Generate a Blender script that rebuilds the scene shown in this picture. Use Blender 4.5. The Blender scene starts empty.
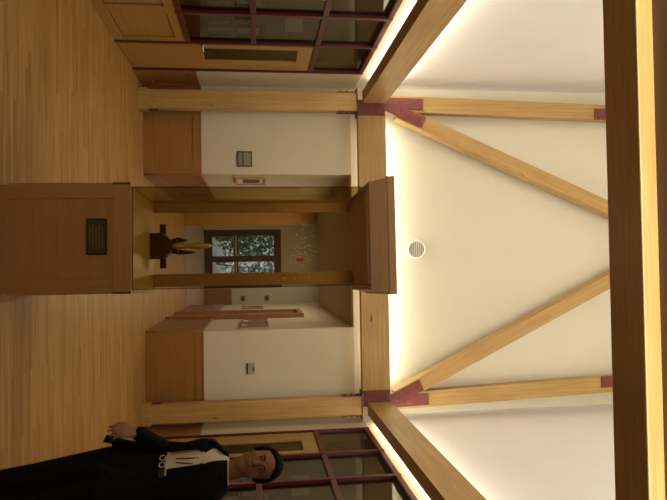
import bpy, bmesh, math, random
from mathutils import Vector, Matrix, Euler
random.seed(7)
PI = math.pi
S = bpy.context.scene
COL = S.collection
S.view_settings.view_transform = 'Standard'
S.view_settings.look = 'None'

# ------------------------------------------------------------------ materials
def new_mat(name):
    m = bpy.data.materials.new(name); m.use_nodes = True
    nt = m.node_tree; nt.nodes.clear()
    out = nt.nodes.new('ShaderNodeOutputMaterial')
    b = nt.nodes.new('ShaderNodeBsdfPrincipled')
    nt.links.new(b.outputs[0], out.inputs[0])
    return m, nt, b, out

def plain(name, col, rough=0.6, metal=0.0, var=0.06, scale=9.0, bump=0.0):
    m, nt, b, out = new_mat(name)
    tc = nt.nodes.new('ShaderNodeTexCoord'); n = nt.nodes.new('ShaderNodeTexNoise')
    n.inputs['Scale'].default_value = scale; n.inputs['Detail'].default_value = 4
    nt.links.new(tc.outputs['Object'], n.inputs['Vector'])
    r = nt.nodes.new('ShaderNodeValToRGB')
    r.color_ramp.elements[0].position = .3; r.color_ramp.elements[1].position = .7
    r.color_ramp.elements[0].color = tuple(c*(1-var) for c in col)+(1,)
    r.color_ramp.elements[1].color = tuple(min(1, c*(1+var)) for c in col)+(1,)
    nt.links.new(n.outputs['Fac'], r.inputs['Fac']); nt.links.new(r.outputs[0], b.inputs['Base Color'])
    b.inputs['Roughness'].default_value = rough; b.inputs['Metallic'].default_value = metal
    if bump:
        bp = nt.nodes.new('ShaderNodeBump'); bp.inputs['Strength'].default_value = bump; bp.inputs['Distance'].default_value = .01
        nt.links.new(n.outputs['Fac'], bp.inputs['Height']); nt.links.new(bp.outputs[0], b.inputs['Normal'])
    return m

def wood(name, c_dark, c_light, axis='X', rough=0.45, scale=1.0, knots=True, contrast=1.0):
    """long grain noise stretched along one axis, a few small dark knots"""
    m, nt, b, out = new_mat(name)
    L = nt.links
    tc = nt.nodes.new('ShaderNodeTexCoord')
    mp = nt.nodes.new('ShaderNodeMapping')
    s = {'X': (.5, 16, 16), 'Y': (16, .5, 16), 'Z': (16, 16, .5)}[axis]
    mp.inputs['Scale'].default_value = tuple(v*scale for v in s)
    L.new(tc.outputs['Object'], mp.inputs['Vector'])
    n = nt.nodes.new('ShaderNodeTexNoise'); n.inputs['Scale'].default_value = 1.6
    n.inputs['Detail'].default_value = 6; n.inputs['Roughness'].default_value = .6; n.inputs['Distortion'].default_value = .6
    L.new(mp.outputs[0], n.inputs['Vector'])
    n2 = nt.nodes.new('ShaderNodeTexNoise'); n2.inputs['Scale'].default_value = 1.1; n2.inputs['Detail'].default_value = 2
    L.new(tc.outputs['Object'], n2.inputs['Vector'])
    mx = nt.nodes.new('ShaderNodeMix'); mx.data_type = 'FLOAT'; mx.inputs[0].default_value = .3
    L.new(n.outputs['Fac'], mx.inputs[2]); L.new(n2.outputs['Fac'], mx.inputs[3])
    r = nt.nodes.new('ShaderNodeValToRGB')
    r.color_ramp.elements[0].position = .5-.2/contrast; r.color_ramp.elements[1].position = .5+.18/contrast
    r.color_ramp.elements[0].color = tuple(c_dark)+(1,); r.color_ramp.elements[1].color = tuple(c_light)+(1,)
    L.new(mx.outputs[0], r.inputs['Fac'])
    col = r.outputs[0]
    if knots:
        mp2 = nt.nodes.new('ShaderNodeMapping')
        ks = {'X': (1.1, 3.2, 3.2), 'Y': (3.2, 1.1, 3.2), 'Z': (3.2, 3.2, 1.1)}[axis]
        mp2.inputs['Scale'].default_value = ks
        L.new(tc.outputs['Object'], mp2.inputs['Vector'])
        v = nt.nodes.new('ShaderNodeTexVoronoi'); v.inputs['Scale'].default_value = 1.0
        L.new(mp2.outputs[0], v.inputs['Vector'])
        kr = nt.nodes.new('ShaderNodeValToRGB')
        kr.color_ramp.elements[0].position = .03; kr.color_ramp.elements[0].color = (.22, .12, .07, 1)
        kr.color_ramp.elements[1].position = .075; kr.color_ramp.elements[1].color = (1, 1, 1, 1)
        L.new(v.outputs['Distance'], kr.inputs['Fac'])
        mm = nt.nodes.new('ShaderNodeMix'); mm.data_type = 'RGBA'; mm.blend_type = 'MULTIPLY'; mm.inputs[0].default_value = .85
        L.new(col, mm.inputs[6]); L.new(kr.outputs[0], mm.inputs[7]); col = mm.outputs[2]
    L.new(col, b.inputs['Base Color'])
    b.inputs['Roughness'].default_value = rough
    return m

def floor_mat():
    m, nt, b, out = new_mat('maple_strip_floor'); L = nt.links
    tc = nt.nodes.new('ShaderNodeTexCoord')
    br = nt.nodes.new('ShaderNodeTexBrick')
    br.inputs['Scale'].default_value = 1; br.inputs['Brick Width'].default_value = 1.15
    br.inputs['Row Height'].default_value = .057; br.inputs['Mortar Size'].default_value = .0016
    br.inputs['Mortar Smooth'].default_value = .3; br.inputs['Bias'].default_value = -.1
    br.offset = .37; br.offset_frequency = 2; br.squash = 1.25; br.squash_frequency = 3
    br.inputs['Color1'].default_value = (.47, .27, .078, 1)
    br.inputs['Color2'].default_value = (.32, .165, .04, 1)
    br.inputs['Mortar'].default_value = (.24, .12, .035, 1)
    L.new(tc.outputs['Object'], br.inputs['Vector'])
    mp = nt.nodes.new('ShaderNodeMapping'); mp.inputs['Scale'].default_value = (1.2, 17.5, 1)
    L.new(tc.outputs['Object'], mp.inputs['Vector'])
    n = nt.nodes.new('ShaderNodeTexNoise'); n.inputs['Scale'].default_value = 1.3; n.inputs['Detail'].default_value = 5
    L.new(mp.outputs[0], n.inputs['Vector'])
    r = nt.nodes.new('ShaderNodeValToRGB')
    r.color_ramp.elements[0].position = .26; r.color_ramp.elements[0].color = (.62, .54, .45, 1)
    r.color_ramp.elements[1].position = .56; r.color_ramp.elements[1].color = (1.0, 1.0, 1.0, 1)
    L.new(n.outputs['Fac'], r.inputs['Fac'])
    mm = nt.nodes.new('ShaderNodeMix'); mm.data_type = 'RGBA'; mm.blend_type = 'MULTIPLY'; mm.inputs[0].default_value = 1
    L.new(br.outputs[0], mm.inputs[6]); L.new(r.outputs[0], mm.inputs[7])
    L.new(mm.outputs[2], b.inputs['Base Color'])
    b.inputs['Roughness'].default_value = .42
    b.inputs['Specular IOR Level'].default_value = .35
    return m

def glass_mat(name, tint=(.8, .8, .74), refl=.08):
    m = bpy.data.materials.new(name); m.use_nodes = True; nt = m.node_tree; nt.nodes.clear(); L = nt.links
    out = nt.nodes.new('ShaderNodeOutputMaterial')
    t = nt.nodes.new('ShaderNodeBsdfTransparent'); t.inputs[0].default_value = tuple(tint)+(1,)
    g = nt.nodes.new('ShaderNodeBsdfGlossy'); g.inputs['Roughness'].default_value = .02; g.inputs[0].default_value = (.9, .9, .9, 1)
    lw = nt.nodes.new('ShaderNodeLayerWeight'); lw.inputs[0].default_value = .35
    mt = nt.nodes.new('ShaderNodeMath'); mt.operation = 'MULTIPLY_ADD'; mt.inputs[1].default_value = .22; mt.inputs[2].default_value = refl
    L.new(lw.outputs['Fresnel'], mt.inputs[0])
    mx = nt.nodes.new('ShaderNodeMixShader'); L.new(mt.outputs[0], mx.inputs[0]); L.new(t.outputs[0], mx.inputs[1]); L.new(g.outputs[0], mx.inputs[2])
    L.new(mx.outputs[0], out.inputs[0])
    return m

def emis(name, col, st):
    m = bpy.data.materials.new(name); m.use_nodes = True; nt = m.node_tree; nt.nodes.clear()
    out = nt.nodes.new('ShaderNodeOutputMaterial'); e = nt.nodes.new('ShaderNodeEmission')
    e.inputs[0].default_value = tuple(col)+(1,); e.inputs[1].default_value = st
    nt.links.new(e.outputs[0], out.inputs[0]); return m

FIR_D, FIR_L = (.34, .19, .052), (.55, .345, .112)
M = {}
M['floor'] = floor_mat()
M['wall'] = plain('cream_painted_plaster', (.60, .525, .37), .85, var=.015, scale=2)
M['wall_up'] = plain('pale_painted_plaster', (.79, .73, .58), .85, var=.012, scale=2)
M['wall_side_lit'] = plain('daylit_side_plaster', (.88, .86, .82), .85, var=.012, scale=2)  # plaster whitened to carry the daylight on the upper side walls
M['low_ceiling'] = wood('low_ceiling_wood', (.13, .08, .035), (.17, .105, .048), 'X', rough=.7, knots=False)
for ax in 'XYZ':
    M['fir'+ax] = wood('fir_timber_'+ax, FIR_D, FIR_L, ax, scale=1.3, contrast=1.1)
    M['pan'+ax] = wood('stained_panel_wood_'+ax, (.25, .105, .022), (.36, .165, .04), ax, rough=.38, knots=False, scale=.8)
    M['case'+ax] = wood('display_case_wood_'+ax, (.44, .22, .062), (.55, .30, .095), ax, rough=.6, knots=False, scale=.8)
    M['mdf'+ax] = wood('pale_door_wood_'+ax, (.36, .2, .055), (.48, .28, .085), ax, rough=.4, knots=False, scale=.8)
M['cornice'] = wood('lit_cornice_wood', (.68, .42, .23), (.78, .51, .29), 'X', rough=.7, knots=False)  # wood paled in place of more light on the case top
M['gap_shade'] = plain('panel_groove_shade', (.12, .045, .012), .6)  # dark tone painted for shade in grooves and notches
M['steel'] = plain('dark_red_painted_steel', (.17, .034, .03), .5, 0, var=.25, scale=30)
M['bolt'] = plain('dark_bolt_steel', (.05, .03, .028), .4, .6)
M['frame'] = plain('oxblood_window_frame', (.085, .009, .008), .38, var=.1)
M['dframe'] = plain('dark_brown_door_frame', (.075, .022, .016), .4, var=.1)
M['glass_case'] = glass_mat('case_glass', (.86, .82, .66), .04)
M['glass_win'] = glass_mat('window_glass', (.55, .52, .40), .07)
M['glass_clear'] = glass_mat('clear_glass', (.75, .78, .8), .05)
M['glass_edge'] = plain('dark_glass_edge', (.02, .022, .015), .2)
M['chrome'] = plain('brushed_metal', (.75, .72, .66), .25, .9)
M['brass'] = plain('aged_brass', (.85, .58, .2), .4, .5)
M['darkwood'] = plain('dark_walnut_block', (.075, .03, .02), .45, var=.2)
M['blackm'] = plain('black_lacquer', (.018, .014, .013), .35)
M['vent_frame'] = plain('dark_vent_frame', (.09, .06, .03), .6)
M['vent_mesh'] = plain('olive_vent_louvre', (.30, .26, .16), .6)
M['white'] = plain('white_enamel', (.88, .84, .74), .5)
M['grille'] = plain('grey_grille', (.33, .29, .24), .6)
M['plaque'] = plain('bronze_plaque', (.10, .085, .035), .35, .5, var=.3, scale=25)
M['plaque_ln'] = plain('engraved_bronze_lines', (.22, .17, .07), .4, .4)
M['paper'] = plain('poster_paper', (.72, .66, .52), .7)
M['ink'] = plain('dark_poster_ink', (.08, .06, .05), .7)
M['greyink'] = plain('grey_poster_ink', (.3, .3, .26), .7)
M['stone'] = plain('pinkish_vestibule_tile', (.46, .30, .22), .5, var=.1, scale=3)
M['pale_fleck'] = plain('pale_mark_colour', (.85, .82, .75), .7)
M['red'] = plain('red_mark_colour', (.75, .05, .035), .5)
M['skin'] = plain('skin', (.38, .17, .105), .6, var=.06)
M['lip'] = plain('lips', (.36, .10, .08), .5)
M['hair'] = plain('dark_hair', (.009, .006, .0045), .8, var=.4, scale=60, bump=.3)
M['suit'] = plain('black_wool', (.008, .0075, .0075), .85, var=.3, scale=40)
M['blouse'] = plain('cream_blouse', (.90, .78, .58), .8)
M['eye'] = plain('eye_white', (.30, .25, .22), .3)
M['iris'] = plain('dark_iris', (.02, .012, .01), .2)
M['leaf'] = plain('shrub_leaf', (.10, .20, .06), .6, var=.5, scale=6)
M['leaf2'] = plain('pale_shrub_leaf', (.34, .40, .36), .6, var=.5, scale=6)
M['bark'] = plain('bark', (.12, .08, .05), .8)
M['pave'] = plain('concrete_paving', (.45, .45, .46), .8)
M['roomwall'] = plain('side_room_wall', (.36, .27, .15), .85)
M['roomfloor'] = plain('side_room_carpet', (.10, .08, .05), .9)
for k_ in ('suit', 'hair'):
    for n_ in M[k_].node_tree.nodes:
        if n_.type == 'BSDF_PRINCIPLED': n_.inputs['Specular IOR Level'].default_value = .12
M['tube'] = emis('lamp_tube', (1, .86, .6), 6)
M['teal'] = plain('teal_cover', (.2, .3, .27), .6)
M['cord'] = plain('black_cord', (.02, .02, .02), .6)

# ------------------------------------------------------------------ mesh helpers
def BM(): return bmesh.new()
def box(bm, x0, x1, y0, y1, z0, z1, bev=0.0):
    t = bmesh.new()
    bmesh.ops.create_cube(t, size=1)
    for v in t.verts:
        v.co = Vector(((x0+x1)/2+v.co.x*(x1-x0), (y0+y1)/2+v.co.y*(y1-y0), (z0+z1)/2+v.co.z*(z1-z0)))
    if bev:
        bmesh.ops.bevel(t, geom=t.edges[:], offset=bev, segments=2, profile=.6, affect='EDGES')
    merge(bm, t)
    return bm
def merge(bm, t):
    me = bpy.data.meshes.new('tmp'); t.to_mesh(me); t.free(); bm.from_mesh(me); bpy.data.meshes.remove(me)
def bar(bm, a, b, w, d, bev=0.004, up=(0, 1, 0)):
    """rectangular member from a to b; w across in the plane, d along 'up'"""
    a = Vector(a); b = Vector(b); dz = (b-a); Ln = dz.length; dz.normalize()
    u = Vector(up); ux = u.cross(dz).normalized(); uy = dz.cross(ux).normalized()
    t = bmesh.new(); bmesh.ops.create_cube(t, size=1)
    for v in t.verts:
        c = v.co.copy(); v.co = (a+b)/2 + ux*(c.x*w) + uy*(c.y*d) + dz*(c.z*Ln)
    if bev: bmesh.ops.bevel(t, geom=t.edges[:], offset=bev, segments=2, profile=.6, affect='EDGES')
    merge(bm, t)
def cyl(bm, a, b, r, r2=None, seg=20, caps=True):
    a = Vector(a); b = Vector(b); r2 = r if r2 is None else r2
    d = b-a; t = bmesh.new()
    bmesh.ops.create_cone(t, cap_ends=caps, segments=seg, radius1=r, radius2=r2, depth=d.length)
    q = d.to_track_quat('Z', 'Y').to_matrix().to_4x4()
    bmesh.ops.transform(t, matrix=Matrix.Translation((a+b)/2) @ q, verts=t.verts)
    merge(bm, t)
def sph(bm, c, r, seg=20, sc=(1, 1, 1), rot=None):
    t = bmesh.new(); bmesh.ops.create_uvsphere(t, u_segments=seg, v_segments=max(6, seg//2+2), radius=r)
    mt = Matrix.Translation(Vector(c)) @ (rot.to_4x4() if rot else Matrix()) @ Matrix.Diagonal((sc[0], sc[1], sc[2], 1))
    bmesh.ops.transform(t, matrix=mt, verts=t.verts); merge(bm, t)
def prism(bm, pts, y0, y1):
    """polygon in XZ extruded along Y"""
    t = bmesh.new(); a = [t.verts.new((x, y0, z)) for x, z in pts]; b = [t.verts.new((x, y1, z)) for x, z in pts]
    t.faces.new(a); t.faces.new(list(reversed(b)))
    for i in range(len(pts)):
        j = (i+1) % len(pts); t.faces.new((a[i], b[i], b[j], a[j]))
    bmesh.ops.recalc_face_normals(t, faces=t.faces[:]); merge(bm, t)
def lathe(bm, prof, c, seg=32, axis='Z'):
    t = bmesh.new(); rings = []
    for r, h in prof:
        ring = []
        for i in range(seg):
            a = 2*PI*i/seg
            p = (r*math.cos(a), r*math.sin(a), h)
            if axis == 'Y': p = (p[0], h, p[1])
            ring.append(t.verts.new(Vector(p)+Vector(c)))
        rings.append(ring)
    for k in range(len(rings)-1):
        for i in range(seg):
            j = (i+1) % seg; t.faces.new((rings[k][i], rings[k][j], rings[k+1][j], rings[k+1][i]))
    t.faces.new(list(reversed(rings[0]))); t.faces.new(rings[-1])
    bmesh.ops.recalc_face_normals(t, faces=t.faces[:]); merge(bm, t)
def loft(bm, rings, seg=24, rot=0.0, p=2.0):
    """rings: (cx,cy,cz,rx,ry) horizontal superellipses"""
    t = bmesh.new(); R = []
    for cx, cy, cz, rx, ry in rings:
        ring = []
        for i in range(seg):
            a = 2*PI*i/seg; ca, sa = math.cos(a), math.sin(a)
            x = rx*math.copysign(abs(ca)**(2/p), ca); y = ry*math.copysign(abs(sa)**(2/p), sa)
            ring.append(t.verts.new((cx+x*math.cos(rot)-y*math.sin(rot), cy+x*math.sin(rot)+y*math.cos(rot), cz)))
        R.append(ring)
    for k in range(len(R)-1):
        for i in range(seg):
            j = (i+1) % seg; t.faces.new((R[k][i], R[k][j], R[k+1][j], R[k+1][i]))
    t.faces.new(list(reversed(R[0]))); t.faces.new(R[-1])
    bmesh.ops.recalc_face_normals(t, faces=t.faces[:]); merge(bm, t)
def chain(bm, pts, rad, seg=16):
    for i in range(len(pts)-1):
        cyl(bm, pts[i], pts[i+1], rad[i], rad[i+1], seg)
    for q, r in zip(pts, rad): sph(bm, q, r, seg)

LOC = {}
def obj(name, bm, mat, parent=None, smooth=False, origin=None):
    """link a bmesh (authored in world coordinates) as one mesh object"""
    me = bpy.data.meshes.new(name)
    if parent is not None: o0 = LOC[parent.name]
    elif origin is not None: o0 = Vector(origin)
    else:
        xs = [v.co for v in bm.verts]
        lo = Vector([min(c[i] for c in xs) for i in range(3)]); hi = Vector([max(c[i] for c in xs) for i in range(3)])
        o0 = Vector(((lo.x+hi.x)/2, (lo.y+hi.y)/2, lo.z))
    bmesh.ops.translate(bm, verts=bm.verts[:], vec=-o0)
    bm.to_mesh(me); bm.free()
    o = bpy.data.objects.new(name, me); COL.objects.link(o)
    if mat: me.materials.append(mat)
    if parent is not None: o.parent = parent
    else: o.location = o0
    LOC[o.name] = o0.copy()
    if smooth:
        for p in me.polygons: p.use_smooth = True
    return o
def tag(o, label=None, cat=None, group=None, kind=None):
    if label: o['label'] = label
    if cat: o['category'] = cat
    if group: o['group'] = group
    if kind: o['kind'] = kind
    return o
def thing(name, loc, label, cat, group=None, kind=None):
    o = bpy.data.objects.new(name, None); o.empty_display_size = .1; COL.objects.link(o); o.location = loc
    LOC[o.name] = Vector(loc); return tag(o, label, cat, group, kind)
def struct(name, bm, mat, parent=None, label=None, cat=None):
    o = obj(name, bm, mat, parent, origin=(0, 0, 0) if parent is None else None)
    if parent is None: tag(o, label, cat, kind='structure')
    return o
def B(*a, bev=0.0):
    bm = BM(); box(bm, *a, bev=bev); return bm

# ------------------------------------------------------------------ dimensions
XL, XR, YF, YB = -2.66, 2.28, 9.26, -3.0
ZT = 8.6
CL, CR, CZ = -1.35, .96, 3.05      # corridor sides and ceiling
YV, YE = 14.6, 19.3                # corridor throat and end wall
ZL = 3.60                          # low ceiling near the entrance side

# ------------------------------------------------------------------ shell
struct('floor', B(-6.2, 6.0, YB-.2, YV, -.1, 0), M['floor'], label='pale strip hardwood floor running across the hall', cat='floor')
bm = BM(); box(bm, CL-.6, 2.8, YV, YE+.3, -.1, 0)
struct('floor_vestibule', bm, M['stone'], label='pinkish tiled vestibule floor before the far glass doors', cat='floor')

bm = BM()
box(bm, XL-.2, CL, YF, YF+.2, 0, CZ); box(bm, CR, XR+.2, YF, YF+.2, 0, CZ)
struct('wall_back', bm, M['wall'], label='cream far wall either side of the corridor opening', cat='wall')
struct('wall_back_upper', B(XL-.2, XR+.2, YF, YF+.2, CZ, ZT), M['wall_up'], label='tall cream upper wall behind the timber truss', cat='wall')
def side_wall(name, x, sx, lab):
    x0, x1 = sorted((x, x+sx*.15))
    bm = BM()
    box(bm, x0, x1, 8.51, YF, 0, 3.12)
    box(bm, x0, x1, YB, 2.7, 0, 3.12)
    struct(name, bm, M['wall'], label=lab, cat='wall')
    struct(name+'_upper', B(x0, x1, YB, YF, 3.12, ZT), M['wall_side_lit'], label=lab+', part above the windows', cat='wall')
side_wall('wall_left', XL, -1, 'white left side wall beside the glazed screen')
side_wall('wall_right', XR, 1, 'white right side wall beside the glazed screen')
struct('wall_front', B(XL, XR, YB-.15, YB, 0, ZL+.1), M['wall'], label='wall behind the camera', cat='wall')
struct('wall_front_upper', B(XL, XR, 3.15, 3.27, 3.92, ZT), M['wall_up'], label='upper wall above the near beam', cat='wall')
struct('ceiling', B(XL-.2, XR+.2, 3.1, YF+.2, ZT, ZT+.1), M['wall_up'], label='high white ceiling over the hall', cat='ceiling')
struct('ceiling_low', B(XL, XR, YB, 2.86, ZL, ZL+.1), M['low_ceiling'], label='low brown ceiling nearest the camera', cat='ceiling')

# corridor
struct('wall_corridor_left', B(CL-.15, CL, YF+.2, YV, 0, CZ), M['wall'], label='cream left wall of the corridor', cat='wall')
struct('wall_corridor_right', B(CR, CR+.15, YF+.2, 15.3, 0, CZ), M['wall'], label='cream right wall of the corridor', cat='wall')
struct('ceiling_corridor', B(CL-.15, CR+.15, YF+.2, YV, CZ, CZ+.1), plain('brownish_soffit', (.42, .33, .22), .8), label='flat soffit of the corridor', cat='ceiling')  # one even brownish soffit colour
bm = BM(); box(bm, CL-.75, CL+.43-.02, YV, YV+.12, 0, 3.6); 
struct('wall_throat', bm, M['case' + 'Z'], label='brown wood wall face at the corridor far end', cat='wall')
bm = BM(); box(bm, CL-.8, -1.10, YE, YE+.15, 0, 3.75); box(bm, .70, 2.9, YE, YE+.15, 0, 3.75); box(bm, -1.10, .70, YE, YE+.15, 2.36, 3.75)
struct('wall_end', bm, M['wall'], label='cream end wall around the glass double doors', cat='wall')
struct('wall_vestibule_left', B(CL-.95, CL-.8, YV, YE+.15, 0, 3.75), M['wall'], label='left wall of the vestibule', cat='wall')
struct('wall_vestibule_right', B(2.8, 2.95, 15.3, YE+.15, 0, 3.75), M['wall'], label='right wall of the vestibule', cat='wall')
struct('wall_vestibule_near', B(CR+.15, 2.8, 15.15, 15.3, 0, 3.75), M['wall'], label='return wall of the vestibule', cat='wall')
struct('ceiling_vestibule', B(CL-.95, 2.95, YV, YE+.15, 3.7, 3.8), M['wall'], label='vestibule ceiling', cat='ceiling')
struct('wall_vestibule_header', B(CL-.75, 2.8, YV-.02, YV+.1, CZ, 3.75), M['wall'], label='header above the corridor far end', cat='wall')

# wainscots --------------------------------------------------------
def wains(name, fixed, a0, a1, axis, face, n, zt=.83, lab=''):
    """axis 'X': panel runs along X on plane Y=fixed, front toward -Y; axis 'Y': runs along Y on plane X=fixed, front toward face"""
    root = thing(name, (fixed if axis == 'Y' else (a0+a1)/2, fixed if axis == 'X' else (a0+a1)/2, 0), lab, 'wainscot', kind='structure')
    th = .028
    def bx(b, u0, u1, z0, z1, d0, d1, bev=.003):
        if axis == 'X': box(b, u0, u1, fixed-d1, fixed-d0, z0, z1, bev)
        else:
            xs = sorted((fixed+face*d0, fixed+face*d1)); box(b, xs[0], xs[1], u0, u1, z0, z1, bev)
    st = .085
    b = BM(); bx(b, a0, a1, 0, zt-.02, 0, .014, 0); obj('field_panel', b, M['panX' if axis == 'X' else 'panY'], root)
    b = BM()
    bx(b, a0, a1, .13, .19, .014, th); bx(b, a0, a1, zt-.12, zt-.02, .014, th)
    obj('rail', b, M['panX' if axis == 'X' else 'panY'], root)
    w = (a1-a0)/n
    for i in range(n+1):
        u = a0+i*w; b = BM()
        u0 = max(a0, u-st/2 if 0 < i < n else (u if i == 0 else u-st)); bx(b, u0, u0+st, .19, zt-.12, .014, th)
        obj('stile', b, M['panZ'], root)
    b = BM(); bx(b, a0, a1, 0, .13, 0.0, th+.008); obj('base_board', b, M['panX' if axis == 'X' else 'panY'], root)
    b = BM(); bx(b, a0, a1, zt-.02, zt, 0, th+.012); obj('cap_rail', b, M['panX' if axis == 'X' else 'panY'], root)
    return root
wains('trim_1', YF, XL, CL, 'X', 0, 1, lab='brown wood wainscot on the far wall left of the corridor')
wains('trim_2', YF, CR, XR, 'X', 0, 1, lab='brown wood wainscot on the far wall right of the corridor')
wains('trim_3', CL, YF, YV, 'Y', 1, 4, lab='reddish wainscot along the corridor left wall')
wains('trim_4', CR, YF, 11.25, 'Y', -1, 1, lab='reddish wainscot along the corridor right wall before the doorway')
wains('trim_5', CR, 12.45, 15.3, 'Y', -1, 2, lab='reddish wainscot along the corridor right wall beyond the doorway')
wains('trim_6', XL, 8.51, YF-.04, 'Y', 1, 1, lab='short wainscot in the left corner behind the column')
wains('trim_7', XR, 8.51, YF-.04, 'Y', -1, 1, lab='short wainscot in the right corner behind the column')
wains('trim_8', YE, .71, 2.8, 'X', 0, 2, lab='wainscot on the end wall right of the glass doors')

# ------------------------------------------------------------------ side glazed screens
MULL = [8.48, 7.45, 6.56, 5.62, 4.68, 3.74, 2.76]
def screen(idx, x, face, side):
    """face: direction toward the hall"""
    root = thing('window_%d' % idx, (x, 5.6, 0), 'oxblood framed glazed screen along the %s side wall' % side, 'window', kind='structure')
    o = -face
    def xb(d0, d1): return sorted((x+face*d0, x+face*d1))
    f = .028
    # vertical mullions
    for i, y in enumerate(MULL):
        z0 = 0 if i < 2 else .80
        b = BM(); xx = xb(-.06, .02); box(b, xx[0], xx[1], y-f if i else y, y+f, z0, 3.12, .003); obj('mullion', b, M['frame'], root)
    for z in (.84, 1.61, 2.38, 3.085):
        b = BM(); xx = xb(-.055, .015)
        box(b, xx[0], xx[1], MULL[-1], (MULL[0] if z > 2 else MULL[1]), z-.03, z+.03, .003); obj('transom', b, M['frame'], root)
    # panes
    zs = (.84, 1.61, 2.38, 3.085)
    for i in range(len(MULL)-1):
        for k in range(3):
            if i == 0 and k < 2: continue
            xx = xb(-.024, -.016); b = BM(); box(b, xx[0], xx[1], MULL[i+1]+f, MULL[i]-f, zs[k]+.03, zs[k+1]-.03); obj('pane', b, M['glass_win'], root)
    # panelled wood below the sill
    for i in range(1, len(MULL)-1):
        y1, y0 = MULL[i]-f, MULL[i+1]-(f if i < len(MULL)-2 else -f)
        xx = xb(-.05, -.012); b = BM(); box(b, xx[0], xx[1], y0, y1, 0, .81); p = obj('lower_panel', b, M['mdfY'], root)
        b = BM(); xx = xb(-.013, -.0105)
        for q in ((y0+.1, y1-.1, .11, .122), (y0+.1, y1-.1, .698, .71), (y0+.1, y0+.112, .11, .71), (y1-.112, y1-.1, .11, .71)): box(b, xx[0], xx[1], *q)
        obj('groove_shade', b, M['gap_shade'], p)  # dark strips painting the shade along the panel edges
        xx = xb(-.05, -.012)
        b = BM(); xx = xb(-.012, .008)
        box(b, xx[0], xx[1], y0, y1, 0, .11, .003); box(b, xx[0], xx[1], y0, y1, .71, .81, .003)
        box(b, xx[0], xx[1], y0, y0+.1, .11, .71, .003); box(b, xx[0], xx[1], y1-.1, y1, .11, .71, .003)
        obj('panel_frame', b, M['mdfY'], p)
    # door
    d = thing('door_%d' % idx, (x, 8.04, 0), 'pale wood door with a tall glass light in the %s glazed screen' % side, 'door', kind='structure')
    y0, y1 = 7.485, 8.45
    xx = xb(-.045, .0)
    b = BM()
    box(b, xx[0], xx[1], y0, y1, 0.01, .98, .003); box(b, xx[0], xx[1], y0, y1, 2.16, 2.34, .003)
    box(b, xx[0], xx[1], y0, y0+.17, .98, 2.16); box(b, xx[0], xx[1], y1-.33, y1, .98, 2.16)
    obj('leaf', b, M['mdfZ'], d)
    xx = xb(-.03, -.02); b = BM(); box(b, xx[0], xx[1], y0+.17, y1-.33, .98, 2.16); obj('vision_pane', b, M['glass_win'], d)
    b = BM(); hx = x+face*.05
    cyl(b, (x, y0+.08, 1.0), (hx, y0+.08, 1.0), .012); cyl(b, (hx, y0+.08, 1.0), (hx, y0+.2, 1.0), .011); cyl(b, (x+face*.001, y0+.08, 1.0), (x+face*.008, y0+.08, 1.0), .03)
    obj('lever_handle', b, M['chrome'], d, smooth=True)
    # side room behind the glass
    xf = x+o*.25; xx = sorted((x+o*3.2, x+o*3.35))
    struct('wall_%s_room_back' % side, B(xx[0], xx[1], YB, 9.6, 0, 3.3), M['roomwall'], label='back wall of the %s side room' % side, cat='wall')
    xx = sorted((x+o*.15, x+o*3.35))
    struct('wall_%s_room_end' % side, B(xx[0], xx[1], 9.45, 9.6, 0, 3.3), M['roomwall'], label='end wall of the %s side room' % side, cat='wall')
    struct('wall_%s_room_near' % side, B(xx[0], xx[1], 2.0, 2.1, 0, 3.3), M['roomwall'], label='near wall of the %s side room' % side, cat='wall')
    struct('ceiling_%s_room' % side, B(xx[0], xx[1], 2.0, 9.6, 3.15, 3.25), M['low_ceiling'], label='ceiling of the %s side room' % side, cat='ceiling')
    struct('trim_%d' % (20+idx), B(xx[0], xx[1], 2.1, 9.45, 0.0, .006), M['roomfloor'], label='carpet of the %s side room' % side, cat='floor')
    # wooden post inside the room
    b = BM(); xc = x+o*2.2; box(b, xc-.1, xc+.1, 9.20, 9.40, .006, 3.15, .005)
    tag(obj('timber_post', b, M['firZ']), 'brown timber post standing in the %s side room behind the glass' % side, 'post')
    # bookcase and notice board against the end wall of the side room
    xm = x+o*1.15
    bc = thing('bookcase', (xm, 9.30, .006), 'brown open bookcase standing against the end wall of the %s side room' % side, 'bookcase')
    for xx_ in (xm-.58, xm+.55):
        b = BM(); box(b, xx_, xx_+.03, 9.16, 9.44, .006, 1.86, .003); obj('side_panel', b, M['panZ'], bc)
    for zz in (.08, .5, .92, 1.34, 1.83):
        b = BM(); box(b, xm-.55, xm+.55, 9.162, 9.438, zz, zz+.025, .002); obj('shelf', b, M['panX'], bc)
    cols = [M['teal'], M['greyink'], M['paper'], M['ink'], M['white']]
    words = ['teal', 'grey', 'cream', 'black', 'white']
    for zz, zn in ((.946, 'lower'), (1.366, 'upper')):
        u = xm-.53; k = 0
        while u < xm+.44:
            w = random.uniform(.03, .06); h = random.uniform(.26, .40); ci = random.randrange(5)
            b = BM(); box(b, u, u+w, 9.20, 9.42, zz, zz+h, .003)
            tag(obj('book', b, cols[ci]), '%s backed book on the %s shelf of the %s room bookcase' % (words[ci], zn, side), 'book', 'books on the %s shelf in the %s side room, %s covers' % (zn, side, words[ci]))
            u += w+.004+(.05 if k % 5 == 4 else 0); k += 1
    xn = x+o*1.05
    nb = thing('notice_board', (xn, 9.45, 2.06), 'small pale notice board above the bookcase of the %s side room' % side, 'notice board')
    b = BM(); box(b, xn-.17, xn+.17, 9.43, 9.45, 2.07, 2.38, .003); obj('board_frame', b, M['mdfX'], nb)
    b = BM(); box(b, xn-.15, xn+.15, 9.424, 9.43, 2.09, 2.36); obj('board_face', b, M['white'], nb)
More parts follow.
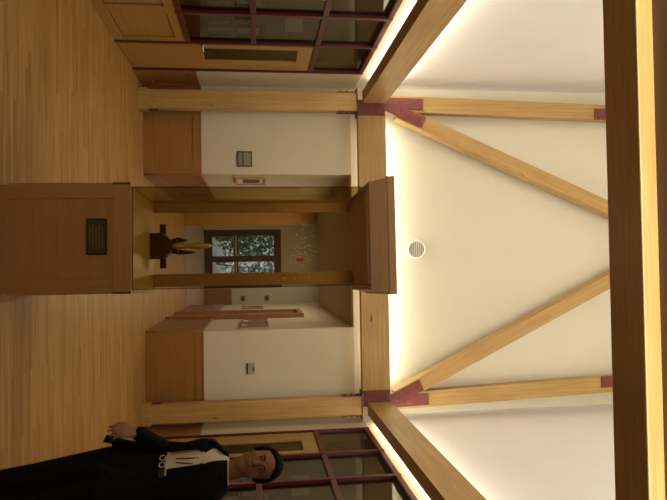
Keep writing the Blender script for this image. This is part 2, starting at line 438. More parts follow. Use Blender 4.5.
screen(1, XL, 1, 'left')
screen(2, XR, -1, 'right')

# ------------------------------------------------------------------ columns
def column(xc, label, side):
    y0, y1 = 8.87, 9.03
    r = thing('timber_column', (xc, 8.95, 0), label, 'column', 'timber columns carrying the truss')
    b = BM(); box(b, xc-.133, xc+.133, y0, y1, .012, 3.09, .006); obj('shaft', b, M['firZ'], r)
    b = BM(); box(b, xc-.155, xc+.155, y0-.018, y1+.012, 0, .13, .006); obj('base_block', b, M['firZ'], r)
    s = 1 if side == 'left' else -1
    b = BM(); box(b, xc+s*.139-.006, xc+s*.139+.006, y0+.03, y1-.02, .13, .26, .002)
    obj('foot_plate', b, M['steel'], r)
    for q in (-1, 1):
        b = BM(); xs = sorted((xc+q*.133, xc+q*.146)); box(b, xs[0], xs[1], y0-.004, y1-.01, 2.80, 3.09, .002)
        pl = obj('side_plate', b, M['steel'], r)
        for z in (2.86, 2.95, 3.03):
            b = BM(); cyl(b, (xc+q*.146, y0+.05, z), (xc+q*.17, y0+.05, z), .013, seg=6); obj('bolt', b, M['bolt'], pl)
    b = BM(); box(b, xc-.21, xc+.21, y0-.01, y1+.03, 3.09, 3.102, .002); obj('cap_plate', b, M['steel'], r)
    return r
XPL, XPR = -2.355, 2.05
column(XPL, 'square timber column left of the display case', 'left')
column(XPR, 'square timber column right of the display case, behind the person', 'right')

# ------------------------------------------------------------------ beams
tag(obj('cross_beam', B(XPL+.17, XPR-.17, 8.87, 9.02, 3.105, 3.515, bev=.006), M['firX']), 'horizontal glued timber beam spanning between the two columns', 'beam')
tag(obj('side_beam', B(-2.50, -2.33, 2.6, 8.835, 3.165, 3.51, bev=.006), M['firY']), 'timber beam running along above the left windows', 'beam')
tag(obj('side_beam', B(2.0, 2.17, 2.6, 8.835, 3.165, 3.51, bev=.006), M['firY']), 'timber beam running along above the right windows', 'beam')
tag(obj('tie_beam', B(XL, XR, 2.86, 3.16, 3.515, 3.92, bev=.008), M['firX']), 'large dark timber tie beam nearest the camera, crossing the whole hall', 'beam')

def post(x0, x1, label):
    b = BM(); bar(b, (x0, 8.99, 3.52), (x1, 8.99, 7.6), .235, .18, .006)
    tag(obj('truss_post', b, M['firZ']), label, 'post', 'upright posts of the truss')
PL0, PL1, PR0, PR1 = (-2.35), (-2.245), (2.02), (1.875)
post(PL0, PL1, 'near upright timber post above the left column')
post(PR0, PR1, 'near upright timber post above the right column')
def brace(a, b_, label):
    b = BM(); L_ = (Vector(b_)-Vector(a)).length
    # authored along Z so that the grain follows the member
    box(b, -.1, .1, -.12, .12, 0, L_, .006)
    o = obj('truss_brace', b, M['firZ'], origin=(0, 0, 0))
    d = Vector(b_)-Vector(a); ang = math.atan2(d.x, d.z)
    o.location = a; o.rotation_euler = (0, ang, 0)
    tag(o, label, 'brace', 'diagonal braces of the truss')
BA = (-2.225, 9.01, 3.72); BBt = (-.41, 9.01, 7.85)
brace(BA, BBt, 'diagonal timber brace rising from the left column to the centre')
CA = (1.965, 9.01, 3.62); CB = (-.04, 9.01, 7.72)
brace(CA, CB, 'diagonal timber brace rising from the right column to the centre')

def gusset(xc, s, px0, px1, ba, bb, label):
    """forked dark red plate: node block, post arm, brace arm"""
    r = thing('steel_connector', (xc, 8.86, 3.1), label, 'steel bracket', 'forked steel brackets at the column tops')
    yf = 8.885
    b = BM()
    xi = xc+s*.175
    xs = sorted((xc-s*.05, xi)); box(b, xs[0], xs[1], 8.838, 8.869, 3.108, 3.50, .003)
    obj('node_block', b, M['steel'], r)
    t = (3.98-3.52)/(7.6-3.52)
    b = BM(); bar(b, (px0, yf, 3.45), (px0+(px1-px0)*.14, yf, 4.08), .165, .024, .002); obj('post_arm', b, M['steel'], r)
    a = Vector(ba); d = (Vector(bb)-a).normalized()
    p0 = a-d*.38; p1 = a+d*.40; p0.y = p1.y = 8.875
    b = BM(); bar(b, p0, p1, .165, .024, .002); obj('brace_arm', b, M['steel'], r)
    for q in (.02, .16, .32):
        p = a+d*q; b = BM(); cyl(b, (p.x, 8.864, p.z), (p.x, 8.852, p.z), .011, seg=6); obj('bolt', b, M['bolt'], r)
    for z in (3.72, 3.95):
        b = BM(); cyl(b, (px0, 8.878, z), (px0, 8.866, z), .011, seg=6); obj('bolt', b, M['bolt'], r)
gusset(-2.33, 1, PL0, PL1, BA, BBt, 'dark red forked steel bracket over the left column')
gusset(2.01, -1, PR0, PR1, CA, CB, 'dark red forked steel bracket over the right column')
for x, n in ((PL1+.018, 'left'), (PR1-.024, 'right')):
    b = BM(); box(b, x-.085, x+.085, 8.872, 8.896, 6.78, 7.4, .003)
    tag(obj('steel_plate', b, M['steel']), 'small dark red plate high on the %s truss post' % n, 'steel plate')

# hidden fluorescent battens on the backs of the beams
def batten(a, b_, off, lab):
    r = thing('strip_light', a, lab, 'strip light')
    b = BM(); bar(b, a, b_, .04, .05, .002, up=(0, 0, 1)); obj('housing', b, M['white'], r)
    a2 = Vector(a)+Vector(off); c2 = Vector(b_)+Vector(off)
    b = BM(); cyl(b, a2, c2, .012, seg=10); obj('lamp_tube', b, M['tube'], r)
batten((-1.9, 9.045, 3.40), (1.6, 9.045, 3.40), (0, .035, .0), 'slim strip light hidden behind the cross beam')
batten((-2.525, 3.4, 3.42), (-2.525, 8.7, 3.42), (-.035, 0, 0), 'slim strip light hidden behind the left side beam')
batten((2.195, 3.4, 3.42), (2.195, 8.7, 3.42), (.035, 0, 0), 'slim strip light hidden behind the right side beam')

# ------------------------------------------------------------------ wall fittings
r = thing('round_vent', (-.2, YF, 3.95), 'round white vent with grey louvres high on the upper wall', 'vent')
zc = 4.04; R_ = .15
b = BM(); lathe(b, [(R_, 0), (R_, -.02), (R_*.93, -.034), (R_*.80, -.034), (R_*.76, -.012), (R_*.76, 0)], (-.2, YF, zc), 40, 'Y'); obj('rim', b, M['white'], r, smooth=True)
b = BM()
lathe(b, [(R_*.75, -.012), (R_*.75, -.016)], (-.2, YF, zc), 32, 'Y'); g = obj('grille', b, M['grille'], r)
for k in range(-3, 4):
    h = k*.03; w = math.sqrt(max(0, (R_*.74)**2-h*h)); b = BM(); box(b, -.2-w, -.2+w, YF-.024, YF-.015, zc+h-.004, zc+h+.004); obj('louvre', b, M['white'], g)

r = thing('wall_vent', (-1.57, YF, 1.33), 'square dark framed vent on the far wall left of the corridor', 'vent')
x0, x1, z0, z1 = -1.69, -1.46, 1.345, 1.565
b = BM()
for q in ((x0, x1, z0, z0+.018), (x0, x1, z1-.018, z1), (x0, x0+.018, z0+.018, z1-.018), (x1-.018, x1, z0+.018, z1-.018), (x0+.018, x1-.018, (z0+z1)/2-.03, (z0+z1)/2-.015)):
    box(b, q[0], q[1], YF-.022, YF, q[2], q[3], .002)
obj('vent_frame', b, M['vent_frame'], r)
b = BM(); box(b, x0+.018, x1-.018, YF-.008, YF, z0+.018, z1-.018)
for k in range(6):
    z = z0+.03+k*.033; box(b, x0+.018, x1-.018, YF-.014, YF-.006, z, z+.012)
obj('louvre_panel', b, M['vent_mesh'], r)

r = thing('wall_switch', (1.52, YF, 1.44), 'small metal thermostat plate on the far wall right of the corridor', 'switch plate')
b = BM(); box(b, 1.44, 1.60, YF-.02, YF, 1.45, 1.565, .003); obj('cover_plate', b, M['grille'], r)
b = BM(); box(b, 1.50, 1.56, YF-.03, YF-.02, 1.535, 1.555, .002); obj('slider', b, M['blackm'], r)
b = BM(); box(b, 1.44, 1.60, YF-.024, YF-.02, 1.452, 1.466, .001); obj('lower_lip', b, M['blackm'], r)

def framed(x, face, y0, y1, z0, z1, label, style):
    r = thing('framed_picture', (x, (y0+y1)/2, z0), label, 'picture')
    def xb(a, c): return sorted((x+face*a, x+face*c))
    w = .03; b = BM(); xx = xb(0, .03)
    for q in ((y0, y1, z0, z0+w), (y0, y1, z1-w, z1), (y0, y0+w, z0+w, z1-w), (y1-w, y1, z0+w, z1-w)): box(b, xx[0], xx[1], q[0], q[1], q[2], q[3], .003)
    obj('picture_frame', b, M['panY'] if style else M['case' + 'Y'], r)
    xx = xb(.004, .010); b = BM(); box(b, xx[0], xx[1], y0+w, y1-w, z0+w, z1-w); obj('mount', b, M['paper'], r)
    xx = xb(.010, .013); b = BM()
    if style == 0:
        box(b, xx[0], xx[1], y0+.13, y1-.13, z0+.11, z1-.1); sph(b, (x+face*.011, (y0+y1)/2, (z0+z1)/2), .06, 12, (.05, 1.6, 1.5))
        obj('print', b, M['ink'], r)
    else:
        zz = z0+.11
        box(b, xx[0], xx[1], y0+.06, y1-.06, zz, z1-.06); obj('print', b, M['greyink'], r)
        b = BM(); xx = xb(.013, .015)
        for k in range(6):
            z = zz+.03+k*.035; L_ = random.uniform(.6, .95)
            box(b, xx[0], xx[1], y0+.08, y0+.08+(y1-y0-.16)*L_, z, z+.016)
        obj('text_lines', b, M['ink'], r)
framed(CL, 1, 9.60, 10.28, 1.30, 1.77, 'brown framed picture on the corridor left wall', 0)
framed(CR, -1, 9.66, 10.14, 1.34, 1.78, 'framed grey notice on the corridor right wall, nearer the opening', 1)
framed(CR, -1, 10.32, 10.92, 1.34, 1.78, 'framed grey notice on the corridor right wall, nearer the doorway', 1)
framed(CR, -1, 13.7, 14.3, 1.30, 1.74, 'framed notice on the corridor right wall beyond the doorway', 1)

# corridor door on the right wall
d = thing('door_3', (CR, 11.85, 0), 'brown wood door and casing in the corridor right wall', 'door', kind='structure')
b = BM(); box(b, CR-.02, CR, 11.33, 12.37, 0.005, 2.36, .003); obj('leaf', b, M['panZ'], d)
b = BM(); box(b, CR-.075, CR, 11.25, 11.33, 0, 2.45, .003); box(b, CR-.075, CR, 12.37, 12.45, 0, 2.45, .003); box(b, CR-.075, CR, 11.33, 12.37, 2.36, 2.45, .003)
obj('casing', b, M['panZ'], d)
b = BM(); cyl(b, (CR-.02, 11.42, 1.0), (CR-.07, 11.42, 1.0), .012); cyl(b, (CR-.07, 11.41, 1.0), (CR-.07, 11.53, 1.0), .01); obj('lever_handle', b, M['chrome'], d, smooth=True)

for z, n in ((1.17, 'lower'), (1.90, 'upper')):
    r = thing('wall_plate', (1.0, YE, z), '%s small dark plate on the end wall right of the glass doors' % n, 'wall plate')
    b = BM(); box(b, .94, 1.10, YE-.03, YE, z-.06, z+.07, .004); obj('plate', b, M['panX'], r)
    b = BM(); box(b, .97, 1.07, YE-.04, YE-.03, z-.03, z+.03, .004); obj('face', b, M['ink'], r)

# far double doors -------------------------------------------------
d = thing('door_4', (-.12, YE, 0), 'dark brown glazed double doors at the end of the corridor', 'door', kind='structure')
b = BM()
x0, x1 = -1.10, .70
box(b, x0, x0+.10, YE, YE+.12, 0, 2.36, .004); box(b, x1-.10, x1, YE, YE+.12, 0, 2.36, .004); box(b, x0+.1, x1-.1, YE, YE+.12, 2.24, 2.36, .004)
obj('door_frame', b, M['dframe'], d)
for s, a0, a1 in ((0, x0+.10, -.20), (1, -.20, x1-.10)):
    b = BM()
    box(b, a0, a0+.09, YE+.03, YE+.08, .01, 2.24, .003); box(b, a1-.09, a1, YE+.03, YE+.08, .01, 2.24, .003)
    box(b, a0+.09, a1-.09, YE+.03, YE+.08, .01, .26, .003); box(b, a0+.09, a1-.09, YE+.03, YE+.08, .92, 1.04, .003); box(b, a0+.09, a1-.09, YE+.03, YE+.08, 2.14, 2.24, .003)
    lf = obj('leaf', b, M['dframe'], d)
    b = BM(); box(b, a0+.09, a1-.09, YE+.05, YE+.056, .26, .92); box(b, a0+.09, a1-.09, YE+.05, YE+.056, 1.04, 2.14); obj('panes', b, M['glass_clear'], lf)
    b = BM(); bar(b, (a0+.08, YE-.03, .98), (a1-.08, YE-.03, .98), .035, .03, .004, up=(0, 0, 1))
    for q in (a0+.1, a1-.1): bar(b, (q, YE+.03, .98), (q, YE-.03, .98), .03, .03, .003, up=(0, 0, 1))
    obj('push_bar', b, M['brass'], lf)
# outside
struct('ground', B(-8, 8, YE+.3, 34, -.12, -.02), M['pave'], label='grey paving outside the glass doors', cat='ground')
def shrub(x, y, h, w, mat, label):
    r = thing('shrub', (x, y, -.02), label, 'shrub')
    b = BM()
    for k in range(5):
        a = random.uniform(0, 6.28); cyl(b, (x+.05*math.cos(a), y+.05*math.sin(a), -.02), (x+w*.5*math.cos(a), y+w*.5*math.sin(a), h*.7), .03, .01, 8)
    obj('stems', b, M['bark'], r)
    b = BM()
    for k in range(1500):
        while True:
            p = Vector((random.uniform(-1, 1), random.uniform(-1, 1), random.uniform(-1, 1)))
            if p.length < 1: break
        c = Vector((x+p.x*w, y+p.y*w, h*.55+p.z*h*.5)); e = Euler((random.uniform(0, 6), random.uniform(0, 6), random.uniform(0, 6))).to_matrix(); s = random.uniform(.05, .10)
        vs = [b.verts.new(c+e@Vector(q)*s) for q in ((0, -1, 0), (.5, 0, .1), (0, 1, 0), (-.5, 0, .1))]; b.faces.new(vs)
    obj('foliage', b, mat, r)
shrub(-1.1, 22.4, 2.6, 1.0, M['leaf'], 'green leafy shrub outside the left glass door')
shrub(1.0, 22.4, 2.9, 1.0, M['leaf2'], 'pale grey green shrub outside the right glass door')
shrub(-.1, 25.2, 3.4, 1.5, M['leaf2'], 'tall pale shrub beyond the green shrub outside')

# ------------------------------------------------------------------ display case
CX0, CX1, CY0, CY1 = -.53, .165, 4.0, 4.84
root = thing('display_case', ((CX0+CX1)/2, CY0, 0), 'tall wooden display case with glass sides standing in the middle of the hall', 'display case')
b = BM(); box(b, CX0+.035, CX1-.035, CY0+.012, CY1-.012, .10, .74); obj('pedestal_body', b, M['caseZ'], root)
b = BM(); box(b, CX0+.012, CX1-.012, CY0+.0, CY1-.0, 0, .105, .003); obj('plinth', b, M['caseX'], root)
def strip(name, a, mt): 
    bb = BM(); box(bb, *a, bev=.003); return obj(name, bb, mt, root)
for (sx0, sx1) in ((CX0, CX0+.10), (CX1-.10, CX1)):
    strip('stile', (sx0, sx1, CY0-.004, CY0+.012, .105, .73), M['caseZ']); strip('stile', (sx0, sx1, CY1-.012, CY1+.004, .105, .73), M['caseZ'])
for sx in (CX0, CX1-.035):
    strip('side_panel', (sx+.0, sx+.035, CY0+.012, CY1-.012, .105, .73), M['caseY'])
strip('face_panel', (CX0+.10, CX1-.10, CY0+.001, CY0+.012, .105, .73), M['caseX'])
b = BM(); box(b, CX0, CX1, CY0-.010, CY1+.01, .73, .84, .004); obj('ledge', b, M['caseX'], root)
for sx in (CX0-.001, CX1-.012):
    strip('notch_shade', (sx, sx+.013, CY0-.013, CY0-.009, .73, .84), M['gap_shade'])  # dark strip painted as the shade of a corner notch
# case interior floor
strip('deck', (CX0+.02, CX1-.02, CY0+.02, CY1-.02, .84, .848), M['mdfX'])
# rear timber frame
for sx in (CX0+.0, CX1-.135):
    strip('rear_post', (sx, sx+.095, CY1-.06, CY1-.01, .848, 2.35), M['caseZ'])
# glass
def pane(name, a, edge):
    bb = BM(); box(bb, *a); g = obj(name, bb, M['glass_case'], root)
    for e in edge:
        bb = BM(); box(bb, *e); obj('glass_edge', bb, M['glass_edge'], g)
    return g
fx0, fx1 = CX0+.025, CX1-.025
front = pane('front_glass', (fx0, fx1, CY0+.012, CY0+.018, .84, 2.355), [(fx0-.002, fx0+.002, CY0+.009, CY0+.02, .84, 2.355), (fx1-.002, fx1+.002, CY0+.009, CY0+.02, .84, 2.355)])
pane('side_glass', (fx0-.002, fx0+.002, CY0+.02, CY1-.06, .848, 2.355), [])
pane('side_glass', (fx1-.002, fx1+.002, CY0+.02, CY1-.06, .848, 2.355), [])
# pale flecks and a small red mark laid on the front glass
b = BM()
for k in range(70):
    x = random.gauss(-.09, .085); z = 1.90+random.gauss(0, .045)+(x+.09)*-.25
    if not fx0+.03 < x < fx1-.02: continue
    s = random.uniform(.002, .004); L_ = random.uniform(.004, .016); bar(b, (x, CY0+.0105, z), (x+random.uniform(-.006, .006), CY0+.0105, z+L_), s, .0015, 0)
obj('pale_mark', b, M['pale_fleck'], front)['kind'] = 'stuff'
b = BM()
rp = (-.035, 1.895)
for k in range(5):
    sph(b, (rp[0]+random.uniform(-.01, .01), CY0+.0105, rp[1]+(k-2)*.007), .012, 10, (1.1, .1, .8))
obj('red_mark', b, M['red'], front)
# cornice: flared fascia and cap
b = BM(); t = bmesh.new()
def ring(z, e): return [t.verts.new(p) for p in ((CX0-e, CY0-e, z), (CX1+e, CY0-e, z), (CX1+e, CY1+e, z), (CX0-e, CY1+e, z))]
r0 = ring(2.355, .008); r1 = ring(2.47, .03)
for i in range(4): t.faces.new((r0[i], r0[(i+1) % 4], r1[(i+1) % 4], r1[i]))
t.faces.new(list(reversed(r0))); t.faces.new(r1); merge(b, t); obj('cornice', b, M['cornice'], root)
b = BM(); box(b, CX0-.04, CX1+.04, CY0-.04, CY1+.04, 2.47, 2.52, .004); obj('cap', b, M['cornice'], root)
# plaque
px0, px1, pz0, pz1 = -.305, -.08, .57, .695
b = BM(); box(b, px0, px1, CY0-.008, CY0+.001, pz0, pz1, .002); pq = obj('plaque', b, M['blackm'], root); pq['label'] = 'dark framed bronze plaque'
b = BM(); box(b, px0+.012, px1-.012, CY0-.011, CY0-.008, pz0+.012, pz1-.012); obj('plaque_face', b, M['plaque'], pq)
b = BM()
for k in range(5):
    z = pz1-.032-k*.018; hw = (.07, .085, .06, .08, .05)[k]; xm = (px0+px1)/2; x = xm-hw
    while x < xm+hw:
        w = random.uniform(.004, .014); box(b, x, x+w, CY0-.0118, CY0-.011, z, z+.008); x += w+.004
obj('engraved_lines', b, M['plaque_ln'], pq)
root.rotation_euler = (0, 0, math.radians(-2.0))

# sculpture inside the case ---------------------------------------
sx, sy, sz = -.15, 4.69, .849
sc = thing('trophy_sculpture', (sx, sy, sz), 'dark wooden block with a gold and black statuette inside the display case', 'sculpture')
b = BM(); prism(b, [(sx-.095, sz), (sx+.095, sz), (sx+.095, sz+.085), (sx+.035, sz+.155), (sx-.035, sz+.155), (sx-.095, sz+.085)], sy-.06, sy+.06); obj('block', b, M['darkwood'], sc)
b = BM(); box(b, sx-.165, sx+.165, sy+.03, sy+.10, sz+.055, sz+.10, .004); obj('cross_plank', b, M['darkwood'], sc)
b = BM()
chain(b, [(sx-.03, sy, sz+.15), (sx-.045, sy, sz+.19), (sx-.04, sy, sz+.25)], [.022, .02, .008], 10)
chain(b, [(sx+.03, sy, sz+.15), (sx+.045, sy, sz+.20), (sx+.05, sy, sz+.31)], [.024, .02, .007], 10)
obj('black_wing', b, M['blackm'], sc, smooth=True)
b = BM(); lathe(b, [(.03, sz+.12), (.026, sz+.2), (.017, sz+.235), (.020, sz+.29), (.027, sz+.34), (.022, sz+.38), (.016, sz+.41), (.004, sz+.44)], (sx, sy, 0), 16); obj('statuette', b, M['brass'], sc, smooth=True)
b = BM(); cyl(b, (sx, sy, sz+.44), (sx+.003, sy, sz+.56), .003, .0015, 8); obj('tip', b, M['grille'], sc)

# ------------------------------------------------------------------ person
PX, PY = 1.10, 3.30
def W(x, y, z): return Vector((PX+x, PY+y, z))
person = None
TR = math.radians(-46)     # torso turned toward the picture's left
def voxel(o, size, it=6, f=.5):
    m = o.modifiers.new('remesh', 'REMESH'); m.mode = 'VOXEL'; m.voxel_size = size; m.use_smooth_shade = True
    s = o.modifiers.new('smooth', 'SMOOTH'); s.iterations = it; s.factor = f
def hand(bm_, wr, dirv, palm_n, thumb_side, sc=.88):
    bm = bmesh.new()
    """palm, four curled fingers of different lengths and a thumb from the palm's side"""
    d = Vector(dirv).normalized(); n = Vector(palm_n); n = (n-n.dot(d)*d).normalized(); s = d.cross(n).normalized()*thumb_side
    wr = Vector(wr)
    for k in range(5):
        u = -.030+.015*k; chain(bm, [wr+s*u*.55, wr+d*.045+s*u*.9, wr+d*.085+s*u*1.05], [.016, .0145, .0115], 10)
    for k, (L_, cu) in enumerate(((.070, .35), (.080, .45), (.075, .6), (.058, .75))):
        u = .031-.0205*k; p = wr+d*.085+s*u; pts = [p]; dd = d.copy()
        for seg, fr in enumerate((.45, .32, .25)):
            ang = cu*(1.0 if seg else .7)
            dd = (dd*math.cos(ang)+n*math.sin(ang)).normalized(); p = p+dd*L_*fr+s*(.001*(1.5-k)); pts.append(p)
        chain(bm, pts, [.0098, .009, .0082, .0068], 10)
    p = wr+d*.03+s*.030; pts = [p, p+d*.03+s*.022+n*.012, p+d*.058+s*.028+n*.024, p+d*.078+s*.024+n*.032]
    chain(bm, pts, [.014, .0115, .0098, .0078], 10)
    bmesh.ops.transform(bm, matrix=Matrix.Translation(wr) @ Matrix.Scale(sc, 4) @ Matrix.Translation(-wr), verts=bm.verts[:])
    merge(bm_, bm)
S1 = W(-.075, .12, 1.365); E1 = W(-.115, .13, 1.125); R1 = W(-.245, .02, .995)
S2 = W(.12, -.11, 1.365); E2 = W(.17, -.12, 1.11); R2 = W(.20, -.24, .90)
HC = W(-.065, -.035, 1.622)
# body: one continuous surface of head, neck, torso, arms, hands and legs
b = BM()
HR = Euler((math.radians(2), math.radians(3), math.radians(-22))).to_matrix()
def H(x, y, z): return HC+HR@Vector((x, y, z))
def hs(x, y, z, r, s=(1, 1, 1), seg=24): sph(b, H(x, y, z), r, seg, s, HR)
hs(0, .018, .018, .088, (.85, 1.06, 1.0), 32)          # cranium
hs(0, -.018, -.035, .068, (.86, .95, 1.15), 28)        # face mass
hs(0, -.043, -.094, .034, (1.0, .85, .75))             # chin
for q in (-1, 1):
    hs(q*.038, -.030, -.028, .030, (1, .9, 1.1)); hs(q*.040, -.005, -.070, .026, (.8, 1.2, .9))
    hs(q*.074, .012, -.018, .020, (.35, .8, 1.35), 14)  # ears
    hs(q*.028, -.073, .022, .016, (1.5, .7, .45), 14)   # brow
cyl(b, H(0, -.080, .012), H(0, -.101, -.026), .008, .012, 12); hs(0, -.097, -.029, .012, (1.1, 1, .8), 14)
for q in (-1, 1): hs(q*.011, -.089, -.032, .008, (1, 1, .8), 10)
hs(0, -.079, -.058, .015, (1.5, .55, .55), 14)
chain(b, [H(0, .015, -.07), W(-.03, .01, 1.47), W(-.01, .02, 1.42)], [.052, .051, .062])
loft(b, [(PX+.0, PY, .86, .150, .105), (PX+.0, PY, .98, .155, .105), (PX, PY, 1.10, .125, .09), (PX, PY, 1.22, .145, .10), (PX, PY, 1.34, .165, .10), (PX+.01, PY+.01, 1.42, .10, .07)], 28, TR)
chain(b, [S1, E1, R1], [.045, .036, .024]); chain(b, [S2, E2, R2], [.045, .036, .024])
hand(b, R1+(R1-E1).normalized()*.010, (-.30, -.62, -.85), (.45, .35, -.6), -1)
hand(b, R2+(R2-E2).normalized()*.012, (.05, -.25, -1), (-.7, .35, 0), -1)
K1, A1, K2, A2 = W(-.03, .03, .47), W(.02, .07, .08), W(.08, -.07, .47), W(.10, -.04, .08)
chain(b, [W(-.055, .05, .88), K1, A1], [.08, .052, .036]); chain(b, [W(.06, -.06, .88), K2, A2], [.08, .052, .036])
person = obj('person', b, M['skin'], origin=(PX, PY, 0)); voxel(person, .0045, 5, .5)
tag(person, 'person with short dark hair in open black jacket and cream blouse, right of display case', 'person')
LOC[person.name] = Vector((PX, PY, 0))
for q in (-1, 1):
    b = BM(); sph(b, H(q*.030, -.0735, .004), .0105, 16, (1.25, .8, .50), HR); e = obj('eye', b, M['eye'], person, smooth=True)
    b = BM(); sph(b, H(q*.030-.001, -.0825, .004), .0052, 12, (1, .45, 1), HR); obj('iris', b, M['iris'], e, smooth=True)
    b = BM(); chain(b, [H(q*.013, -.085, .024), H(q*.030, -.086, .029), H(q*.045, -.077, .024)], [.0025, .0035, .002], 8); obj('eyebrow', b, M['hair'], person, smooth=True)
b = BM(); chain(b, [H(-.021, -.080, -.055), H(-.008, -.0885, -.0555), H(.008, -.0885, -.0555), H(.021, -.080, -.055)], [.0025, .0048, .0048, .0025], 8)
obj('lips', b, M['lip'], person, smooth=True)
# hair
b = BM(); t = bmesh.new(); bmesh.ops.create_icosphere(t, subdivisions=5, radius=1)
for v in t.verts:
    d = v.co.normalized(); face = (-d.y)
    r = 1.0
    az = math.atan2(d.x, -d.y)
    hairline = .52+.12*math.cos(az*2.2) if abs(az) < 1.25 else -.55
    k = (d.z-hairline)/.10
    k = max(0, min(1, k)); 
    w = 1+.02*math.sin(d.x*23+d.z*9)+.015*math.sin(d.z*31+d.y*17)
    base = Vector((d.x*.092, d.y*.106+.018, d.z*.108+.012))
    inner = Vector((d.x*.055, d.y*.06+.02, d.z*.06))
    v.co = H(*(inner.lerp(base*w, k)))
merge(b, t); obj('hair', b, M['hair'], person, smooth=True)
# blouse
def tors(bm, k, z0, z1, dx=0):
    prof = [(.84, .165, .12), (.98, .165, .12), (1.10, .135, .102), (1.22, .152, .112), (1.32, .165, .112), (1.385, .150, .10), (1.43, .085, .075), (1.465, .060, .058)]
    rings = []
    n = 14
    for i in range(n+1):
        z = z0+(z1-z0)*i/n
        for j in range(len(prof)-1):
            if prof[j][0] <= z <= prof[j+1][0]+1e-6:
                f = (z-prof[j][0])/(prof[j+1][0]-prof[j][0]); rx = prof[j][1]*(1-f)+prof[j+1][1]*f; ry = prof[j][2]*(1-f)+prof[j+1][2]*f; break
        rings.append((PX-.03*max(0, z-1.2)/.26, PY, z, rx+k, ry+k))
    return rings
b = BM(); loft(b, tors(b, .004, 1.12, 1.46), 32, TR); obj('blouse', b, M['blouse'], person, smooth=True)
# trousers
b = BM(); loft(b, tors(b, .006, .86, 1.13), 32, TR)
chain(b, [W(-.065, .05, .86), K1, A1], [.108, .080, .062]); chain(b, [W(.06, -.06, .86), K2, A2], [.108, .080, .062])
tr = obj('trousers', b, M['suit'], person); voxel(tr, .008, 6)
for q, nm in ((W(.00, .0, 0), 0), (W(.08, -.11, 0), 0)):
    b = BM(); sph(b, q+Vector((0, 0, .035)), .05, 20, (.85, 2.4, .7), Euler((0, 0, TR*.6)).to_matrix())
    box(b, q.x-.035, q.x+.035, q.y-.08, q.y+.10, 0, .02, .004); obj('shoe', b, M['blackm'], person, smooth=True)
# belt and buckle
b = BM(); loft(b, tors(b, .012, 1.115, 1.145), 32, TR); obj('belt', b, M['blackm'], person, smooth=True)
fd = Vector((math.sin(TR), -math.cos(TR), 0)); rt = Vector((math.cos(TR), math.sin(TR), 0))
bc = W(.0, 0, 1.13)+fd*.120-rt*.04; b = BM()
for s in (-1, 1):
    pts = [bc+rt*(s*.019+.014*math.cos(a))+Vector((0, 0, .015*math.sin(a))) for a in [2*PI*i/10 for i in range(11)]]
    chain(b, pts, [.0035]*11, 8)
obj('buckle', b, M['chrome'], person, smooth=True)
# jacket: open front sheet plus sleeves
b = BM(); t = bmesh.new(); rows = []
NZ, NA = 26, 40
for i in range(NZ+1):
    z = .83+(1.455-.83)*i/NZ
    if z > 1.10: op = .42*max(0, 1-(z-1.10)/(1.46-1.10))**.8+.26
    else: op = .30+.32*(z-.83)/.27
    zz = min(max(z, .84), 1.46); R0 = tors(None, .03, zz, zz+.0001)[0]
    flare = .05*max(0, (1.02-z)/.19)**1.3
    row = []
    for j in range(NA+1):
        a = -PI/2-.36+op+(2*PI-2*op)*j/NA
        fold = 1+.015*math.sin(a*9+z*7)
        x = (R0[3]+flare)*math.cos(a)*fold; y = (R0[4]+flare)*math.sin(a)*fold
        row.append(t.verts.new((R0[0]+x*math.cos(TR)-y*math.sin(TR), R0[1]+x*math.sin(TR)+y*math.cos(TR), z)))
    rows.append(row)
for i in range(NZ):
    for j in range(NA): t.faces.new((rows[i][j], rows[i][j+1], rows[i+1][j+1], rows[i+1][j]))
merge(b, t)
jk = obj('jacket', b, M['suit'], person, smooth=True); sm = jk.modifiers.new('solid', 'SOLIDIFY'); sm.thickness = .01; sm.offset = 0
for (A, E_, Wr) in ((S1, E1, R1), (S2, E2, R2)):
    b = BM(); chain(b, [A, A.lerp(E_, .5), E_, E_.lerp(Wr, .6), Wr+(E_-Wr)*.06], [.058, .056, .050, .043, .038], 20); sl = obj('sleeve', b, M['suit'], jk, smooth=False); voxel(sl, .007, 6)
b = BM()
for s in (-1, 1):
    top = W(-.02, .015, 1.445)+rt*s*.055+fd*.035; mid = W(-.01, 0, 1.32)+rt*(s*.066-.045)+fd*.122; low = W(.0, 0, 1.16)+rt*(s*.070-.045)+fd*.118
    bar(b, top, mid, .05, .012, .003, up=fd); bar(b, mid, low, .035, .012, .003, up=fd)
lp = obj('lapel', b, M['suit'], jk)
b = BM(); chain(b, [W(-.025, .0, 1.46)+rt*-.05, W(0, 0, 1.33)+fd*.118-rt*.05, W(0, 0, 1.2)+fd*.122-rt*.05], [.003]*3, 8); chain(b, [W(-.025, .0, 1.46)+rt*.05, W(0, 0, 1.33)+fd*.118-rt*.01, W(0, 0, 1.2)+fd*.122-rt*.03], [.003]*3, 8)
obj('neck_cord', b, M['cord'], person, smooth=True)

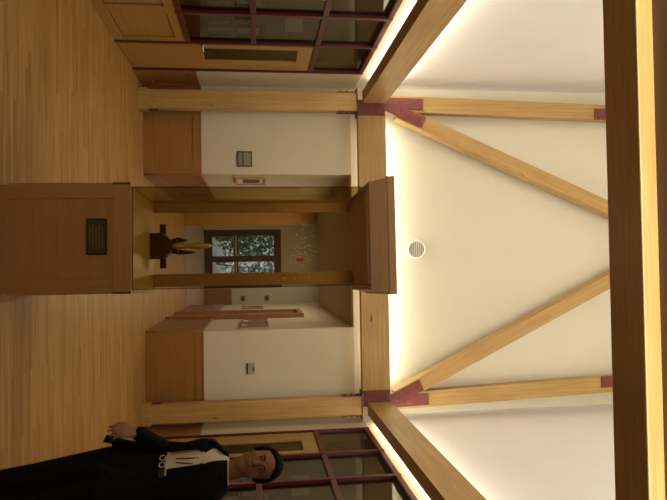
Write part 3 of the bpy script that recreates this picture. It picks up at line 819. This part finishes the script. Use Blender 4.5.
# ------------------------------------------------------------------ lights
def area(name, loc, direction, sx, sy, power, col=(1, .82, .55), spread=180):
    l = bpy.data.lights.new(name, 'AREA'); l.shape = 'RECTANGLE'; l.size = sx; l.size_y = sy; l.energy = power; l.color = col; l.spread = math.radians(spread)
    o = bpy.data.objects.new(name, l); COL.objects.link(o); o.location = loc
    o.rotation_euler = Vector(direction).to_track_quat('-Z', 'Y').to_euler(); return o
WARM = (1, .90, .68)
LP = {'cross': 30, 'sideL': 48, 'sideR': 48}
def strip_light(name, c, direction, length, along, power, col=WARM):
    l = bpy.data.lights.new(name, 'AREA'); l.shape = 'RECTANGLE'; l.size = length; l.size_y = .05; l.energy = power; l.color = col
    o = bpy.data.objects.new(name, l); COL.objects.link(o); o.location = c
    z = -Vector(direction).normalized(); x = Vector(along).normalized(); y = z.cross(x); m = Matrix((x, y, z)).transposed(); o.rotation_euler = m.to_euler(); return o
strip_light('strip_cross', (-.15, 9.12, 3.47), (0, .55, 1), 3.8, (1, 0, 0), 23, (1, .93, .74))
strip_light('strip_left', (-2.56, 6.0, 3.44), (-.6, 0, 1), 5.4, (0, 1, 0), 46, (1, .94, .8))
strip_light('strip_right', (2.225, 6.0, 3.44), (.4, 0, 1), 5.4, (0, 1, 0), 50, (1, .94, .8))
strip_light('strip_cross_low', (-.15, 9.10, 3.36), (0, 1, -.15), 3.8, (1, 0, 0), 7)
strip_light('strip_left_low', (-2.57, 6.0, 3.36), (-1, 0, -.1), 5.4, (0, 1, 0), 18, (1, .94, .8))
strip_light('strip_right_low', (2.22, 6.0, 3.36), (1, 0, -.1), 5.4, (0, 1, 0), 26, (1, .94, .8))
area('upper_fill', (-.14, 3.4, 6.6), (0, 1, -.12), 4.4, 2.8, 115, (1, .95, .9))  # added light out of view, brightens upper walls and struts
area('hall_fill', (-.14, 1.0, 3.5), (0, .35, -1), 3.6, 2.5, 9, (1, .85, .62))
area('entrance_fill', (-2.35, .2, 1.5), (.45, 1, .12), 1.4, 1.8, 22, (1, .85, .62))
area('beam_wash', (-.14, 2.2, 3.555), (0, 1, 0), 4.4, .05, 14, (1, .95, .78), 70)
area('beam_fill', (-.14, 4.6, 4.3), (0, .25, -1), 2.2, .8, 11, (1, .84, .6))  # added light for beam faces and columns, no fixture modelled
area('corridor_lamp', (-.2, 12.4, 3.0), (0, 0, -1), .5, 3.6, 34, (1, .86, .62))
area('vestibule_lamp', (.2, 17.2, 3.65), (0, 0, -1), 1.2, 2.0, 22, (1, .85, .62))
area('case_fill', (-.17, 4.35, 2.335), (0, 0, -1), .4, .3, 1.8, (1, .86, .62))  # added inside the case to lift the deck and rear posts
area('left_room_fill', (-4.1, 7.6, 3.1), (0, .5, -1), 1.2, 1.2, 6, (1, .85, .6))  # dim light added so the left side room reads
area('right_room_fill', (3.7, 7.6, 3.1), (0, .5, -1), 1.2, 1.2, 6, (1, .85, .6))  # same added dim light for the right side room

w = bpy.data.worlds.new('World'); S.world = w; w.use_nodes = True
nt = w.node_tree; bg = nt.nodes['Background']; bg.inputs[0].default_value = (.72, .80, 1, 1); bg.inputs[1].default_value = 1.3

# ------------------------------------------------------------------ camera (held on its side, as in the photograph)
f, p, yw, rr = 620., math.radians(7.03), math.atan(14/620), math.radians(.74)
F = Vector((-math.sin(yw)*math.cos(p), math.cos(yw)*math.cos(p), math.sin(p)))
R0 = Vector((math.cos(yw), math.sin(yw), 0)); U0 = R0.cross(F)
R = R0*math.cos(rr)-U0*math.sin(rr); U = U0*math.cos(rr)+R0*math.sin(rr)
cam = bpy.data.cameras.new('camera'); cam.sensor_width = 36; cam.lens = 36*f/667; cam.clip_end = 200; cam.clip_start = .05
co = bpy.data.objects.new('camera', cam); COL.objects.link(co)
mx = Matrix((U, -R, -F)).transposed().to_4x4(); mx.translation = Vector((0, 0, 1.62)); co.matrix_world = mx
S.camera = co
